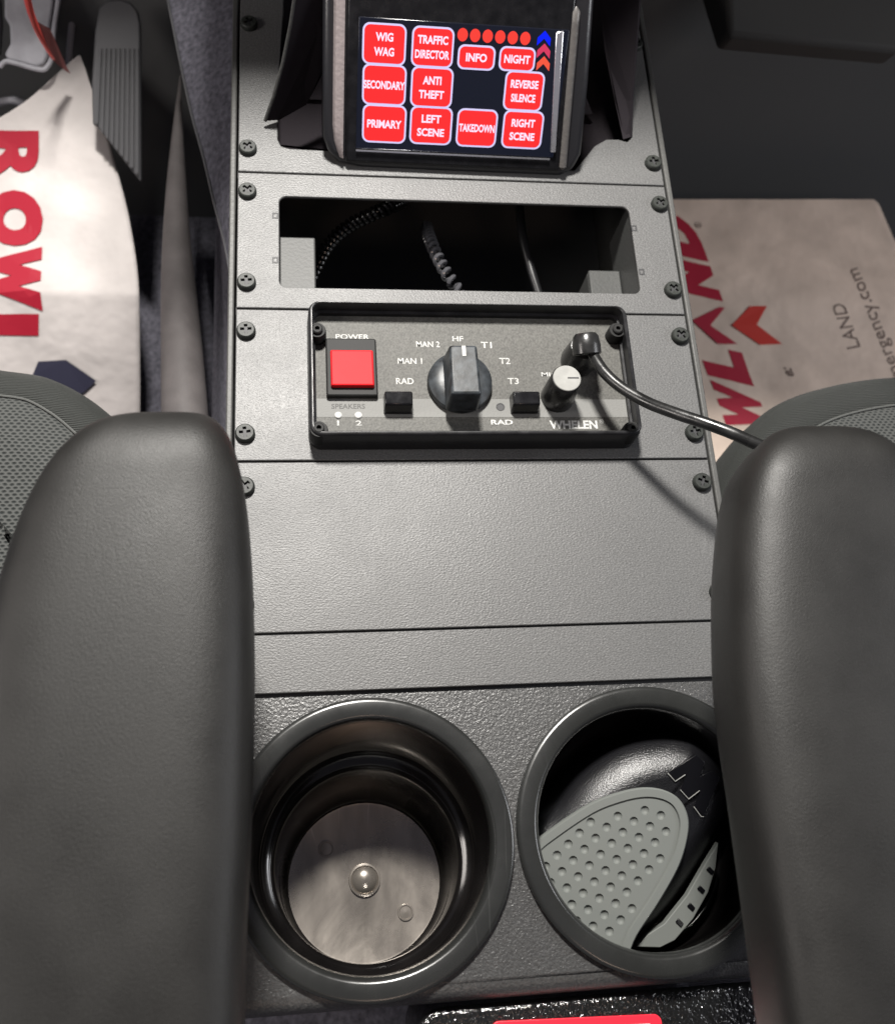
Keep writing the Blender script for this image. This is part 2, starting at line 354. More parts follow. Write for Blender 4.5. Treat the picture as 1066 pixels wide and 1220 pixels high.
# front plate, U-shaped round the screen cradle
cl = [at(x, y)[:2] for x, y in ((331, 112), (331, 150), (331, 166), (335, 174), (345, 177), (400, 180), (560, 197), (684, 203), (697, 188), (708, 174), (722, 166), (736, 166), (747, 169), (751, 165), (750, 150), (746, 92))]
out = [(X0, 14)] + [(X0, 6.737 + G), (X1, 6.737 + G), (X1, 14)] + [(8.3, 14)] + [(8.3, 11)] + [(p[0], p[1]) for p in reversed(cl)] + [(0.95, 11), (0.95, 14)]
p_front = plate(0, 0, 0, 0, out=out)
hole = [tuple(p) for p in rrect(0.845, 8.11, 4.06, 6.18, 0.16)]
p_radio = plate(X0, X1, 3.579 + G, 6.737 - G, [hole])
sh = rrect(1.50, 7.50, 0.75, 3.4, 0.2)
p_siren = plate(X0, X1, 0.410 + G, 3.579 - G, [sh])
p_blank = plate(X0, X1, -2.774 + G, 0.410 - G)
p_strip = plate(X0, X1, -3.79, -2.774 - G)
# cup-holder plate with a rounded rear lip, real wells cut through it
CUPS = [(2.272, -6.263), (6.979, -6.252)]
def circ(c, r, n=48): return [(c[0] + r * math.cos(2 * math.pi * k / n), c[1] + r * math.sin(2 * math.pi * k / n)) for k in range(n)]
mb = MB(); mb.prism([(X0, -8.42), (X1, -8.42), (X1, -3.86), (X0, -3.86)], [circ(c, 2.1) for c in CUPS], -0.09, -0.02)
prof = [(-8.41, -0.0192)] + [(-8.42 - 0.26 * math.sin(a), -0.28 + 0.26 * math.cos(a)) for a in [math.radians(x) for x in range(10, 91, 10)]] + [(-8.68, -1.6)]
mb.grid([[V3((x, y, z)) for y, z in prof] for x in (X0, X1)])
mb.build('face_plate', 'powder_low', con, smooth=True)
# console box
for x0, x1 in ((-0.13, -0.012), (9.012, 9.13)):
    s_ = MB(); s_.box(x0, x1, -8.6, 16, -5.0, 0.005); s_.build('side_wall', 'edge', con, bevel=0.03)
s_ = MB(); s_.box(-0.01, 9.01, -8.3, 16, -4.95, -4.8); s_.build('base_pan', 'well', con)
for yy in (3.579, 6.737, 0.41, -2.774, -3.825):
    s_ = MB(); s_.box(0.02, 8.98, yy - 0.09, yy + 0.09, -0.30, -0.10); s_.build('cross_rail', 'void', con)
# deck under the front cut-out
s_ = MB(); s_.box(0.3, 8.5, 6.9, 14, -1.0, -0.75); s_.build('recessed_deck', 'recess', con)
# screws
hb = MB(); cr = [(0.034, 0.105), (0.030, 0.030), (0.105, 0.034), (0.105, -0.034), (0.030, -0.030), (0.034, -0.105), (-0.034, -0.105), (-0.030, -0.030), (-0.105, -0.034), (-0.105, 0.034), (-0.030, 0.030), (-0.034, 0.105)]
hb.prism([(0.150 * math.cos(2 * math.pi * k / 28), 0.150 * math.sin(2 * math.pi * k / 28)) for k in range(28)], [cr], 0.06, 0.115)
hb.lathe([(0.150, 0.114), (0.170, 0.095), (0.180, 0.06), (0.182, 0.0)], n=28)
scr_me = hb.mesh('screw', 'screw', True)
rb = MB(); rb.prism([(0.11 * math.cos(2 * math.pi * k / 12), 0.11 * math.sin(2 * math.pi * k / 12)) for k in range(12)], [], 0.02, 0.063); rec_me = rb.mesh('cross_recess', 'void')
def screw(x, y, z=0.0, rz=None):
    o = bpy.data.objects.new('screw', scr_me); link(o, con); o.location = V3((x, y, z)) * S - con.location
    o.rotation_euler = (0, 0, rz if rz is not None else random.uniform(0, 1.5))
    r = bpy.data.objects.new('cross_recess', rec_me); link(r, o)
    return o
for y in (10.554, 7.293, 6.239, 4.139, 3.068, 0.944, -0.091, -2.25):
    screw(0.222, y); screw(9 - 0.218 - (0.02 if y < 3 else 0), y)
# clips round the radio opening
for px, py in ((328, 257), (328, 310), (755, 272), (764, 324)):
    a = at(px, py); c_ = MB(); c_.prism([(a.x - .06, a.y - .07), (a.x + .06, a.y - .07), (a.x + .06, a.y + .07), (a.x - .06, a.y + .07)], [[(a.x - .03, a.y - .04), (a.x + .03, a.y - .04), (a.x + .03, a.y + .04), (a.x - .03, a.y + .04)]], -0.01, 0.006)
    c_.build('clip_slot', 'void', con)
# brackets inside the radio opening
def bracket(x0, x1, y0, y1, z0, z1):
    b = MB(); b.box(x0, x1, y0, y1, z0, z1); b.box(x0, x0 + 0.06, y0, y1, z0 - 1.4, z0 - 0.001); return b.build('radio_bracket', 'bracket', con, bevel=0.04)
bracket(0.83, 1.55, 3.9, 5.50, -0.50, -0.40)
bracket(7.42, 8.12, 3.9, 5.3, -1.15, -1.05)
for xa in (8.13, 0.755):
    b = MB(); b.box(xa, xa + .065, 3.9, 6.3, -1.5, -0.08); b.build('opening_flange', 'bracket', con, bevel=0.02)
b = MB(); b.box(6.7, 7.05, 4.3, 4.8, -2.2, -1.6); b.build('connector_block', 'bracket', con, bevel=0.08)

# coiled cords in the opening
def coil(name, pts, r, wire, turns, label, m='coil'):
    P = smoothpts(pts, 60); n = len(P) ; Q = []
    L_ = [0.0]
    for i in range(1, n): L_.append(L_[-1] + (P[i] - P[i - 1]).length)
    K = turns * 14
    for k in range(K + 1):
        s0 = L_[-1] * k / K; i = 0
        while i < n - 2 and L_[i + 1] < s0: i += 1
        f_ = (s0 - L_[i]) / max(1e-9, L_[i + 1] - L_[i]); p = P[i].lerp(P[i + 1], f_)
        t = (P[i + 1] - P[i]).normalized(); u = V3((0, 0, 1)).cross(t).normalized(); v_ = t.cross(u)
        a = 2 * math.pi * turns * k / K; Q.append(p + (u * math.cos(a) + v_ * math.sin(a)) * r)
    m_ = MB(); m_.tube(Q, wire, 7)
    return tag(m_.build(name, m, smooth=True), label, 'cord')
coil('coiled_cord', [at(372, 330, -2.2), at(392, 292, -1.7), at(418, 268, -1.3), at(456, 250, -1.0), at(480, 240, -1.4)], 0.11, 0.05, 26, 'black coiled cord curving inside the left half of the empty radio opening')
coil('coiled_cord', [at(508, 270, -2.4), at(514, 290, -1.5), at(527, 318, -1.2), at(545, 346, -1.2), at(560, 370, -1.6)], 0.10, 0.05, 16, 'short straight coiled cord hanging in the middle of the empty radio opening', 'coilbright')
m_ = MB(); m_.tube(smoothpts([at(618, 235, -1.5), at(622, 280, -1.4), at(632, 320, -1.5), at(648, 370, -1.7)], 8), 0.10, 10)
tag(m_.build('smooth_cable', 'tube', smooth=True), 'smooth dark cable hanging right of centre inside the radio opening', 'cable')

# ------------------------------------------------------------------ touchscreen
zb = 0.42
P00 = at(424, 177, zb); P10 = at(660, 188, zb)
wd = (P10 - P00).length; best = None
for k in range(400):
    z = zb + 0.01 * k; D, E_ = at(419, 19, z), at(672, 36, z); e = abs((D - E_).length - wd)
    if best is None or e < best[0]: best = (e, z, D, E_)
P01 = best[2]; U_ = (P10 - P00).normalized(); W_ = (P01 - P00); HH = (W_ - U_ * W_.dot(U_)).length; W_ = (W_ - U_ * W_.dot(U_)).normalized(); NN = U_.cross(W_)
def SP(u, v, n=0.0): return P00 + U_ * u + W_ * v + NN * n
SPM = Matrix((( U_.x, W_.x, NN.x, P00.x), (U_.y, W_.y, NN.y, P00.y), (U_.z, W_.z, NN.z, P00.z), (0, 0, 0, 1)))
def suv(px, py, n=0.0):
    p = on(px, py, SP(0, 0, n), NN) - P00; return p.dot(U_), p.dot(W_)
ts = thing('touchscreen_controller', (4.3, 7.2, 0), 'lit touchscreen light controller in a glossy black housing with red square buttons', 'touchscreen')
# housing
hz = MB(); bl = [suv(*q) for q in ((384, 165), (392, 184), (404, 196), (430, 202), (560, 208), (668, 212), (684, 205), (694, 186), (703, 100), (712, -30), (385, -30))]
hz.prism([(a, b) for a, b in bl], [], -1.5, -0.10); hz.xf(SPM); hz.build('housing', 'pod', ts, bevel=0.12, seg=3)
fb = MB(); u0, v0 = suv(411, 194, 0); u1, v1 = suv(668, 203, 0); ut = suv(690, -30, 0); 
fb.prism([(u0, v0), (u1, v0 + .0), (ut[0], ut[1]), (u0, ut[1])], [], -0.14, -0.02); fb.xf(SPM); fb.build('bezel', 'gloss', ts, bevel=0.06, seg=3)
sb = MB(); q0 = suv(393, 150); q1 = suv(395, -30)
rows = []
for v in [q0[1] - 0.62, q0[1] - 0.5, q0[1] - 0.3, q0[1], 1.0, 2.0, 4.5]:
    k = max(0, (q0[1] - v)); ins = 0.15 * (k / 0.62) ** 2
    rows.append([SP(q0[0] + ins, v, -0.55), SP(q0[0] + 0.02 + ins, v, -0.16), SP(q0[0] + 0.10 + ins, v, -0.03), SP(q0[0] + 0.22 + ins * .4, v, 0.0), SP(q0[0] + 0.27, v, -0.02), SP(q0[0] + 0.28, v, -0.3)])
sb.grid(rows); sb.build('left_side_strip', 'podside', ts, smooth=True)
eb = MB(); e0 = suv(669, 203); e1 = suv(686, 8); eb.tube([SP(e0[0] + (e1[0] - e0[0]) * t + 0.02, e0[1] + (e1[1] - e0[1]) * t, -0.06) for t in (0, .02, .06, .3, .6, .9, .97, 1)], .085, 12, rad=lambda t: 0.085 * min(1, (0.25 + t * 6)) * min(1, 0.2 + (1 - t) * 7))
eb.build('right_side_edge', 'podedge', ts, smooth=True)
sg = MB(); sg.prism([(0, 0), (wd - .02, 0), (wd - .02, HH), (0, HH)], [], -0.05, 0.0); sg.xf(SPM); sg.build('glass', 'screen', ts, bevel=0.02)
ch = MB(); a0 = suv(655, 181); a1 = suv(668, 36)
ch.prism([(a0[0] + .0, a0[1]), (a0[0] + .11, a0[1]), (a1[0] + .05, a1[1]), (a1[0] - .10, a1[1] - .04)], [], 0.0, 0.05); ch.xf(SPM); ch.build('bright_strip', 'chrome', ts, bevel=0.02)
ch = MB(); a0 = suv(424, 178); a1 = suv(655, 186); ch.prism([(a0[0], a0[1] - .03), (a1[0], a0[1] - .03), (a1[0], a0[1]), (a0[0], a0[1])], [], 0.0, 0.02); ch.xf(SPM); ch.build('lower_bright_edge', 'chrome', ts)
BB = 0.03
def button(x0, y0, x1, y1, lines, hgt=0.5, nm='button'):
    a = suv(x0, y1); b = suv(x1, y0); mu0, mu1, mv0, mv1 = a[0], b[0], a[1], b[1]
    r = min(0.14, (mv1 - mv0) * .28)
    k = MB(); k.prism(rrect(mu0, mu1, mv0, mv1, r, 5), [], 0.003, 0.008); k.xf(SPM); o = k.build('screen_button', 'btnedge', ts)
    k = MB(); k.prism(rrect(mu0 + .035, mu1 - .035, mv0 + .035, mv1 - .035, r * .8, 5), [], 0.0085, 0.011); k.xf(SPM); k.build('button_fill', 'btn', o)
    t = MB(); n = len(lines); ch_ = 0.155; W = mu1 - mu0; cu = (mu0 + mu1) / 2; cv = (mv0 + mv1) / 2
    for i, (s_, fr) in enumerate(lines):
        yy = cv + (n - 1 - 2 * i) * 0.13 - ch_ / 2
        text(t, s_, SP(cu - W * fr / 2, yy, 0.014), U_ * W * fr, W_ * ch_, 0.035)
    t.build('button_lettering', 'btntext', o)
button(431, 29, 485, 76, [('WIG', .40), ('WAG', .46)]); button(489, 33, 542, 79, [('TRAFFIC', .72), ('DIRECTOR', .82)])
button(431, 78, 485, 124, [('SECONDARY', .94)]); button(488, 81, 541, 127, [('ANTI', .44), ('THEFT', .60)])
button(431, 126, 485, 169, [('PRIMARY', .78)]); button(487, 128, 540, 171, [('LEFT', .46), ('SCENE', .64)])
button(542, 131, 594, 174, [('TAKEDOWN', .88)]); button(596, 133, 649, 176, [('RIGHT', .58), ('SCENE', .62)])
button(544, 55, 591, 82, [('INFO', .56)]); button(593, 57, 639, 84, [('NIGHT', .72)]); button(598, 86, 650, 131, [('REVERSE', .70), ('SILENCE', .62)])
for k in range(6):
    c = suv(551 + 14.9 * k, 41.3 + 0.9 * k); m_ = MB(); m_.prism([(c[0] + .102 * math.cos(a * math.pi / 12), c[1] + .118 * math.sin(a * math.pi / 12)) for a in range(24)], [], 0.003, 0.008); m_.xf(SPM); m_.build('indicator_dot', 'dot', ts)
for (x, y), mm in zip(((648, 46), (647.5, 61), (647, 76)), ('blue', 'pink', 'orange')):
    c = suv(x, y); m_ = MB(); m_.prism([(c[0] + a, c[1] + b) for a, b in ((-.13, -.13), (0, 0.0), (.13, -.13), (.13, 0.01), (0, .14), (-.13, 0.01))], [], 0.003, 0.008); m_.xf(SPM)
    m_.build('arrow_symbol', mm, ts)
# cradle wings
cw = thing('screen_cradle', (4.3, 8, -0.7), 'dark sheet-metal cradle with curved wings either side of the touchscreen', 'bracket')
def wing(pts, nm='wing', m='pod', th=V3((0.05, 0.03, -0.03))):
    P = [at(x, y, z) for x, y, z in pts]; n = len(P); m_ = MB()
    m_.add(P + [p + th for p in P], [tuple(range(n)), tuple(range(2 * n - 1, n - 1, -1))] + [(i, (i + 1) % n, (i + 1) % n + n, i + n) for i in range(n)])
    return m_.build(nm, m, cw)
wing([(352, -10, 2.6), (346, 30, 2.0), (337, 75, 1.3), (326, 115, .65), (316, 144, .12), (330, 143, .1), (362, 125, .2), (378, 95, .6), (394, 55, 1.4), (402, -10, 2.4)], m='recess')
m_ = MB(); m_.tube([at(*q) for q in ((352, -10, 2.62), (346, 30, 2.02), (337, 75, 1.32), (326, 115, .67), (316, 144, .14))], 0.035, 8); m_.build('wing_edge_highlight', 'edge', cw, smooth=True)  # lighter tube drawn along the rim as its highlight
wing([(762, -10, 2.0), (757, 60, 1.2), (752, 120, .5), (751, 163, .05), (742, 166, .05), (732, 120, .3), (720, 60, .9), (712, -10, 1.6)], m='recess')
wing([(362, 118, -.5), (364, 52, -.2), (386, 54, -.2), (388, 119, -.5)], 'cradle_tab', 'recess'); wing([(686, 136, -.5), (692, 106, -.2), (704, 136, -.5)], 'cradle_tab', 'recess')
wing([(388, 119, -.6), (330, 118, -.6), (331, 172, -.7), (390, 178, -.7)], 'cradle_foot', 'recess', V3((0, 0, -.05)))

# ------------------------------------------------------------------ siren control box
sir = thing('siren_control_box', (4.5, 1.9, 0), 'siren control panel in a raised black bezel with red power switch and rotary knob', 'control panel')
FX0, FX1, FY0, FY1, FH, FZ = 1.39, 7.53, 0.66, 3.42, 0.60, 0.20
f_ = MB(); o_ = rrect(FX0, FX1, FY0, FY1, 0.22, 8)
i1 = rrect(FX0 + .085, FX1 - .085, FY0 + .085, FY1 - .05, 0.15, 8)
i2 = rrect(FX0 + .12, FX1 - .12, FY0 + .12, FY1 - .10, 0.12, 8)
L3 = lambda pts, z: [V3((p[0], p[1], z)) for p in pts]
f_.grid([L3(inset(o_, -0.03), 0.001), L3(inset(o_, -0.02), 0.2), L3(inset(o_, 0.0), FH - .05), L3(inset(o_, 0.02), FH - .01), L3(inset(o_, 0.04), FH), L3(inset(i1, -0.02), FH), L3(i1, FH - .02), L3(i1, FZ + .12), L3(i2, FZ + .10), L3(i2, FZ)], closed=True)
f_.build('bezel', 'frame', sir, smooth=True)
f_ = MB(); f_.prism(i2, [], 0.05, FZ); f_.build('face_panel', 'face', sir)
ba = at(376, 475, FZ); bb = at(753, 497, FZ); ytop = at(560, 475.5, FZ).y; ybot = at(560, 497, FZ).y
f_ = MB(); f_.prism([(FX0 + .125, ybot), (FX1 - .125, ybot), (FX1 - .125, ytop), (FX0 + .125, ytop)], [], FZ + .0005, FZ + .004); f_.build('grey_band', 'band', sir)
for px, py, z in ((380, 511, FH - .06), (753, 511, FH - .06), (378, 393, FH - .12), (735, 393, FH - .12)):
    a = at(px, py, z); m_ = MB()
    m_.lathe([(0.17, FZ - z), (0.165, -0.04), (0.15, 0.0), (0.10, 0.0), (0.10, 0.05), (0.08, 0.07), (0.045, 0.07), (0.045, 0.0), (0.0005, 0.0)], (a.x, a.y, z), 28); m_.build('corner_screw', 'boss', sir, smooth=True)
# power switch
sw0 = at(389, 475, FZ); sw1 = at(449, 404, FZ + .1)
ps = MB(); ps.prism(rrect(sw0.x, sw1.x - .02, sw0.y, sw1.y, 0.04, 3), [], FZ, FZ + .13); sw = ps.build('switch_housing', 'swh', sir, bevel=0.03)
r0 = at(394, 460, FZ + .22); r1 = at(445, 415, FZ + .22)
ps = MB(); ps.add([(r0.x, r0.y, FZ + .13), (r1.x, r0.y, FZ + .13), (r1.x, r1.y, FZ + .13), (r0.x, r1.y, FZ + .13), (r0.x + .02, r0.y + .02, FZ + .24), (r1.x - .02, r0.y + .02, FZ + .24), (r1.x - .02, r1.y - .02, FZ + .18), (r0.x + .02, r1.y - .02, FZ + .18)],
   [(3, 2, 1, 0), (4, 5, 6, 7), (0, 1, 5, 4), (1, 2, 6, 5), (2, 3, 7, 6), (3, 0, 4, 7)]); ps.build('rocker', 'red', sw, bevel=0.025, seg=3)
# rotary knob
kc = at(549, 452, FZ + .22); kx, ky = kc.x, kc.y
m_ = MB(); m_.lathe([(0.60, FZ), (0.62, FZ + .05), (0.60, FZ + .16), (0.52, FZ + .22), (0.40, FZ + .26), (0.0005, FZ + .28)], (kx, ky, 0), 56); kn = m_.build('rotary_knob', 'knob', sir, smooth=True)
tz = FZ + .82; c0 = at(538, 469, tz); c1 = at(570, 411, tz)
m_ = MB(); m_.add([(c0.x - .04, c0.y - .06, FZ + .2), (c1.x + .01, c0.y - .06, FZ + .2), (c1.x + .01, c1.y + .05, FZ + .2), (c0.x - .04, c1.y + .05, FZ + .2), (c0.x + .0, c0.y, tz), (c1.x - .01, c0.y, tz), (c1.x - .03, c1.y, tz), (c0.x + .02, c1.y, tz)],
   [(3, 2, 1, 0), (4, 5, 6, 7), (0, 1, 5, 4), (1, 2, 6, 5), (2, 3, 7, 6), (3, 0, 4, 7)]); gr = m_.build('knob_grip', 'knob', kn, bevel=0.05, seg=3)
a = at(553, 424, tz); b = at(558, 411, tz); m_ = MB(); m_.box(a.x - .035, a.x + .035, a.y, c1.y - .02, tz + .001, tz + .006); m_.build('pointer_line', 'ink', kn)
# push buttons
for px in (475, 627):
    a = at(px, 474, FZ + .3); m_ = MB(); w2 = .265; m_.add([(a.x - w2, a.y - .2, FZ), (a.x + w2, a.y - .2, FZ), (a.x + w2, a.y + .18, FZ), (a.x - w2, a.y + .18, FZ), (a.x - w2 + .01, a.y - .13, FZ + .30), (a.x + w2 - .01, a.y - .13, FZ + .30), (a.x + w2 - .01, a.y + .12, FZ + .34), (a.x - w2 + .01, a.y + .12, FZ + .34)],
       [(3, 2, 1, 0), (4, 5, 6, 7), (0, 1, 5, 4), (1, 2, 6, 5), (2, 3, 7, 6), (3, 0, 4, 7)]); m_.build('push_button', 'gloss', sir, bevel=0.03)
a = at(596, 485, FZ); m_ = MB(); m_.lathe([(0.085, FZ + .002), (0.08, FZ + .012), (0.065, FZ + .012), (0.06, FZ + .005), (0.0005, FZ + .005)], (a.x, a.y, 0), 24); m_.build('indicator_hole', 'void', sir, smooth=True)
# volume knob
vz = FZ + .78; a = at(675, 451, vz)
m_ = MB(); m_.lathe([(0.32, FZ), (0.315, FZ + .1), (0.285, vz - .03), (0.265, vz), (0.0005, vz)], (a.x, a.y, 0), 48); vk = m_.build('volume_knob', 'satin', sir, smooth=True)
m_ = MB(); m_.lathe([(0.26, vz + .001), (0.26, vz + .015), (0.25, vz + .025), (0.0005, vz + .025)], (a.x, a.y, 0), 48); m_.build('silver_cap', 'silver', vk, smooth=True)
m_ = MB(); m_.box(a.x + .01, a.x + .22, a.y - .012, a.y + .016, vz + .026, vz + .03); m_.build('cap_mark', 'void', vk)
# lettering
t = MB(); tg = MB(); z = FZ + .006
def lab(mt, s_, x0, x1, yc, h, bold=0.018):
    mb = MB()
    a = at(x0, yc + h / 2, z); b = at(x1, yc + h / 2, z); c = at(x0, yc - h / 2, z)
    text(mb, s_, (a.x, a.y, z), (b.x - a.x, 0, 0), (0, abs(c.y - a.y), 0), bold); mb.build('lettering', mt, sir)
lab('ink', 'POWER', 400, 440, 401, 6); lab('ink', 'MAN 2', 496, 524, 410, 7); lab('ink', 'MAN 1', 474, 503, 430, 7); lab('ink', 'RAD', 472, 493, 454, 7.5)
lab('ink', 'HF', 539, 552, 403.5, 6); lab('ink', 'T1', 573, 586, 411, 7.5); lab('ink', 'T2', 595, 608, 430, 7.5); lab('ink', 'T3', 605, 618, 454, 7.5); lab('ink', 'MIC', 645, 664, 446, 5)
lab('ink', '1', 401.7, 404, 504, 6); lab('ink', '2', 424, 431, 504, 6); lab('ink', 'RAD', 585, 611, 503, 6, .03); lab('ink', 'WHELEN', 655, 712, 506, 10, .035); lab('ink', '®', 714, 719, 502, 5, 0)
lab('inkgrey', 'SPEAKERS', 395, 435, 484, 6)
for px in (403, 427):
    a = at(px, 495, FZ); m_ = MB(); m_.lathe([(0.075, FZ + .005), (0.06, FZ + .03), (0.0005, FZ + .04)], (a.x, a.y, 0), 16); m_.build('indicator_lens', 'ink', sir, smooth=True)

# ------------------------------------------------------------------ microphone cable
mc = thing('microphone_cable', tuple(at(692, 428, FZ)), 'black microphone cable with round plug leaving the siren panel towards the passenger seat', 'cable')
a = at(691, 424, FZ + .25)
m_ = MB(); m_.lathe([(0.33, FZ), (0.34, FZ + .1), (0.30, FZ + .45), (0.27, FZ + .62), (0.0005, FZ + .66)], (a.x, a.y, 0), 40); m_.build('plug_base', 'satin', mc, smooth=True)
e0 = at(697, 398, FZ + .85); e1 = at(699, 423, FZ + .70); ax = (e1 - e0); Lb = ax.length
m_ = MB(); m_.lathe([(0.0005, -.02), (0.19, -.01), (0.24, 0.05), (0.265, Lb * .55), (0.27, Lb * .95), (0.25, Lb), (0.0005, Lb + .02)], tuple(e0), 40, axis=ax); m_.build('plug_barrel', 'satin', mc, smooth=True)
cp = smoothpts([e0.lerp(e1, .8) + V3((0.10, 0, 0)), at(709, 428, 1.0), at(722, 446, 1.10), at(742, 463, 1.22), at(772, 480, 1.42), at(806, 493, 1.7), at(845, 506, 1.95), at(885, 522, 2.1), at(925, 545, 2.1), at(960, 600, 2.0)], 8)
m_ = MB(); m_.tube(cp, 0.108, 16); m_.build('cord', 'satin', mc, smooth=True)

# ------------------------------------------------------------------ cup holders
DEP = 3.0
def shift(z):
    return V3((0.02, -0.60, 0)) * min(1, max(0, (-z - 0.25) / (DEP - 0.25)))
def cup(c, label):
    r = thing('cup_holder', (c[0], c[1], 0), label, 'cup holder', 'cup holders set in the rear of the console')
    m_ = MB(); m_.lathe([(2.12, -0.05), (2.33, -0.018), (2.335, 0.03), (2.325, 0.085), (2.29, 0.112), (2.25, 0.120), (2.05, 0.108), (2.02, 0.100), (1.99, 0.07), (1.965, 0.03), (1.955, 0.0), (1.945, -0.10)], (c[0], c[1], 0), 96)
    m_.build('rim', 'ring', r, smooth=True)
    m_ = MB(); m_.lathe([(1.95, -0.08), (1.93, -0.4), (1.90, -0.9), (1.86, -1.3), (1.80, -1.42), (1.68, -1.47), (1.62, -1.52), (1.59, -1.62), (1.55, -2.4), (1.50, -2.85), (1.44, -2.97), (1.40, -3.0)], (c[0], c[1], 0), 96, shift=shift)
    m_.build('well_wall', 'cup', r, smooth=True, angle=70)
    s0 = shift(-3.0)
    m_ = MB(); m_.lathe([(1.42, -2.99), (1.38, -3.0), (0.5, -2.99), (0.25, -2.985), (0.0005, -2.985)], (c[0] + s0.x, c[1] + s0.y, 0), 64); m_.build('well_floor', 'cupfloor', r, smooth=True)
    m_ = MB(); m_.lathe([(0.30, -2.985), (0.29, -2.93), (0.26, -2.925), (0.25, -2.955), (0.20, -2.90), (0.11, -2.86), (0.0005, -2.85)], (c[0] + s0.x, c[1] + s0.y + .03, 0), 40); m_.build('floor_boss', 'cupfloor', r, smooth=True)
    for dx, dy in ((-0.70, .62), (0.74, -.58)):
        m_ = MB(); m_.lathe([(0.15, -2.985), (0.145, -2.962), (0.12, -2.962), (0.11, -2.978), (0.05, -2.975), (0.0005, -2.97)], (c[0] + s0.x + dx, c[1] + s0.y + dy, 0), 24); m_.build('ejector_mark', 'cupfloor', r, smooth=True)
    return r
cup(CUPS[0], 'empty round cup holder beside the driver armrest, scuffed floor with a central boss')
cup(CUPS[1], 'round cup holder beside the passenger armrest, holding a black and grey hand tool')

# ------------------------------------------------------------------ hand tool in the right cup holder
tl = thing('hand_tool', tuple(at(760, 1000, -1.2)), 'black hand tool with dimpled grey pad and M emblem resting in the right cup holder', 'tool')
TP = at(760, 990, -0.55); TN = V3((-0.10, -0.16, 1)).normalized()
TX = V3((1, 0, 0)); TX = (TX - TN * TX.dot(TN)).normalized(); TY = TN.cross(TX)
def tp(px, py, n=0.0): return on(px, py, TP + TN * n, TN)
def tuvp(px, py): p = tp(px, py) - TP; return (p.dot(TX), p.dot(TY))
def t3(u, v, n): return TP + TX * u + TY * v + TN * n
def pillow(mb, out, prof, fn=t3, fill=True):
    rows = [[fn(p[0], p[1], n) for p in inset(out, d)] for d, n in prof]
    mb.grid(rows, closed=True)
    if fill:
        c = V3((0, 0, 0))
        for p in rows[-1]: c += p
        c /= len(rows[-1]); mb.grid([rows[-1]] + [[p.lerp(c, t) for p in rows[-1]] for t in (.3, .6, .95)], closed=True, cap1=True)
    return mb
body = [tuvp(x, y) for x, y in ((628, 985), (650, 962), (690, 918), (740, 885), (790, 872), (826, 871), (848, 882), (868, 905), (885, 940), (880, 975), (866, 1005), (845, 1040), (820, 1078), (795, 1108), (766, 1138), (745, 1165), (650, 1120), (600, 1050))]
bo = [tuple(p[:2]) for p in smoothpts([(a, b, 0) for a, b in body], 5, True)]
m_ = MB(); pillow(m_, bo, [(0.0, -.95), (0.0, -.75), (0.05, -.55), (0.14, -.38), (0.26, -.24), (0.40, -.13), (0.55, -.05), (0.68, -.01), (0.78, 0.0)]); m_.build('shell', 'tool', tl, smooth=True, angle=80)
pd = [tuvp(x, y) for x, y in ((632, 1008), (655, 988), (700, 958), (735, 944), (765, 938), (790, 941), (808, 952), (818, 972), (818, 995), (808, 1030), (785, 1072), (758, 1113), (738, 1150), (690, 1152), (636, 1100), (610, 1045))]
po = [tuple(p[:2]) for p in smoothpts([(a, b, 0) for a, b in pd], 5, True)]
m_ = MB(); pillow(m_, po, [(0.0, -.05), (0.0, .055), (0.025, .085), (0.15, .085), (0.17, .06), (0.175, .03)], fill=False); m_.build('pad_border', 'toolgrey', tl, smooth=True)
# dimpled inner pad: flat panel with a real hollow at every dimple
ip = inset(po, 0.165); dm = []
def inside(p, poly):
    c = False; n = len(poly)
    for i in range(n):
        a, b = poly[i], poly[i - 1]
        if (a[1] > p[1]) != (b[1] > p[1]) and p[0] < (b[0] - a[0]) * (p[1] - a[1]) / (b[1] - a[1]) + a[0]: c = not c
    return c
g0 = tuvp(786, 971); ga = tuvp(767, 965); gb = tuvp(773, 984)
va = V3((ga[0] - g0[0], ga[1] - g0[1], 0)); vb = V3((gb[0] - g0[0], gb[1] - g0[1], 0))
ips = inset(po, 0.27)
for i in range(-12, 14):
    for j in range(-4, 14):
        q = (g0[0] + va.x * i + vb.x * j, g0[1] + va.y * i + vb.y * j)
        if inside(q, ips): dm.append(q)
R_ = 0.078; hs = [[(q[0] + R_ * math.cos(a * math.pi / 5), q[1] + R_ * math.sin(a * math.pi / 5)) for a in range(10)] for q in dm]
m_ = MB(); m_.prism(ip, hs, 0.02, 0.05)
for q in dm: m_.lathe([(R_, 0.05), (R_ * .85, 0.028), (R_ * .5, 0.008), (0.0005, 0.003)], (q[0], q[1], 0), 10)
TM = Matrix(((TX.x, TY.x, TN.x, TP.x), (TX.y, TY.y, TN.y, TP.y), (TX.z, TY.z, TN.z, TP.z), (0, 0, 0, 1)))
m_.xf(TM); m_.build('dimpled_pad', 'toolgrey', tl, smooth=True, angle=30)
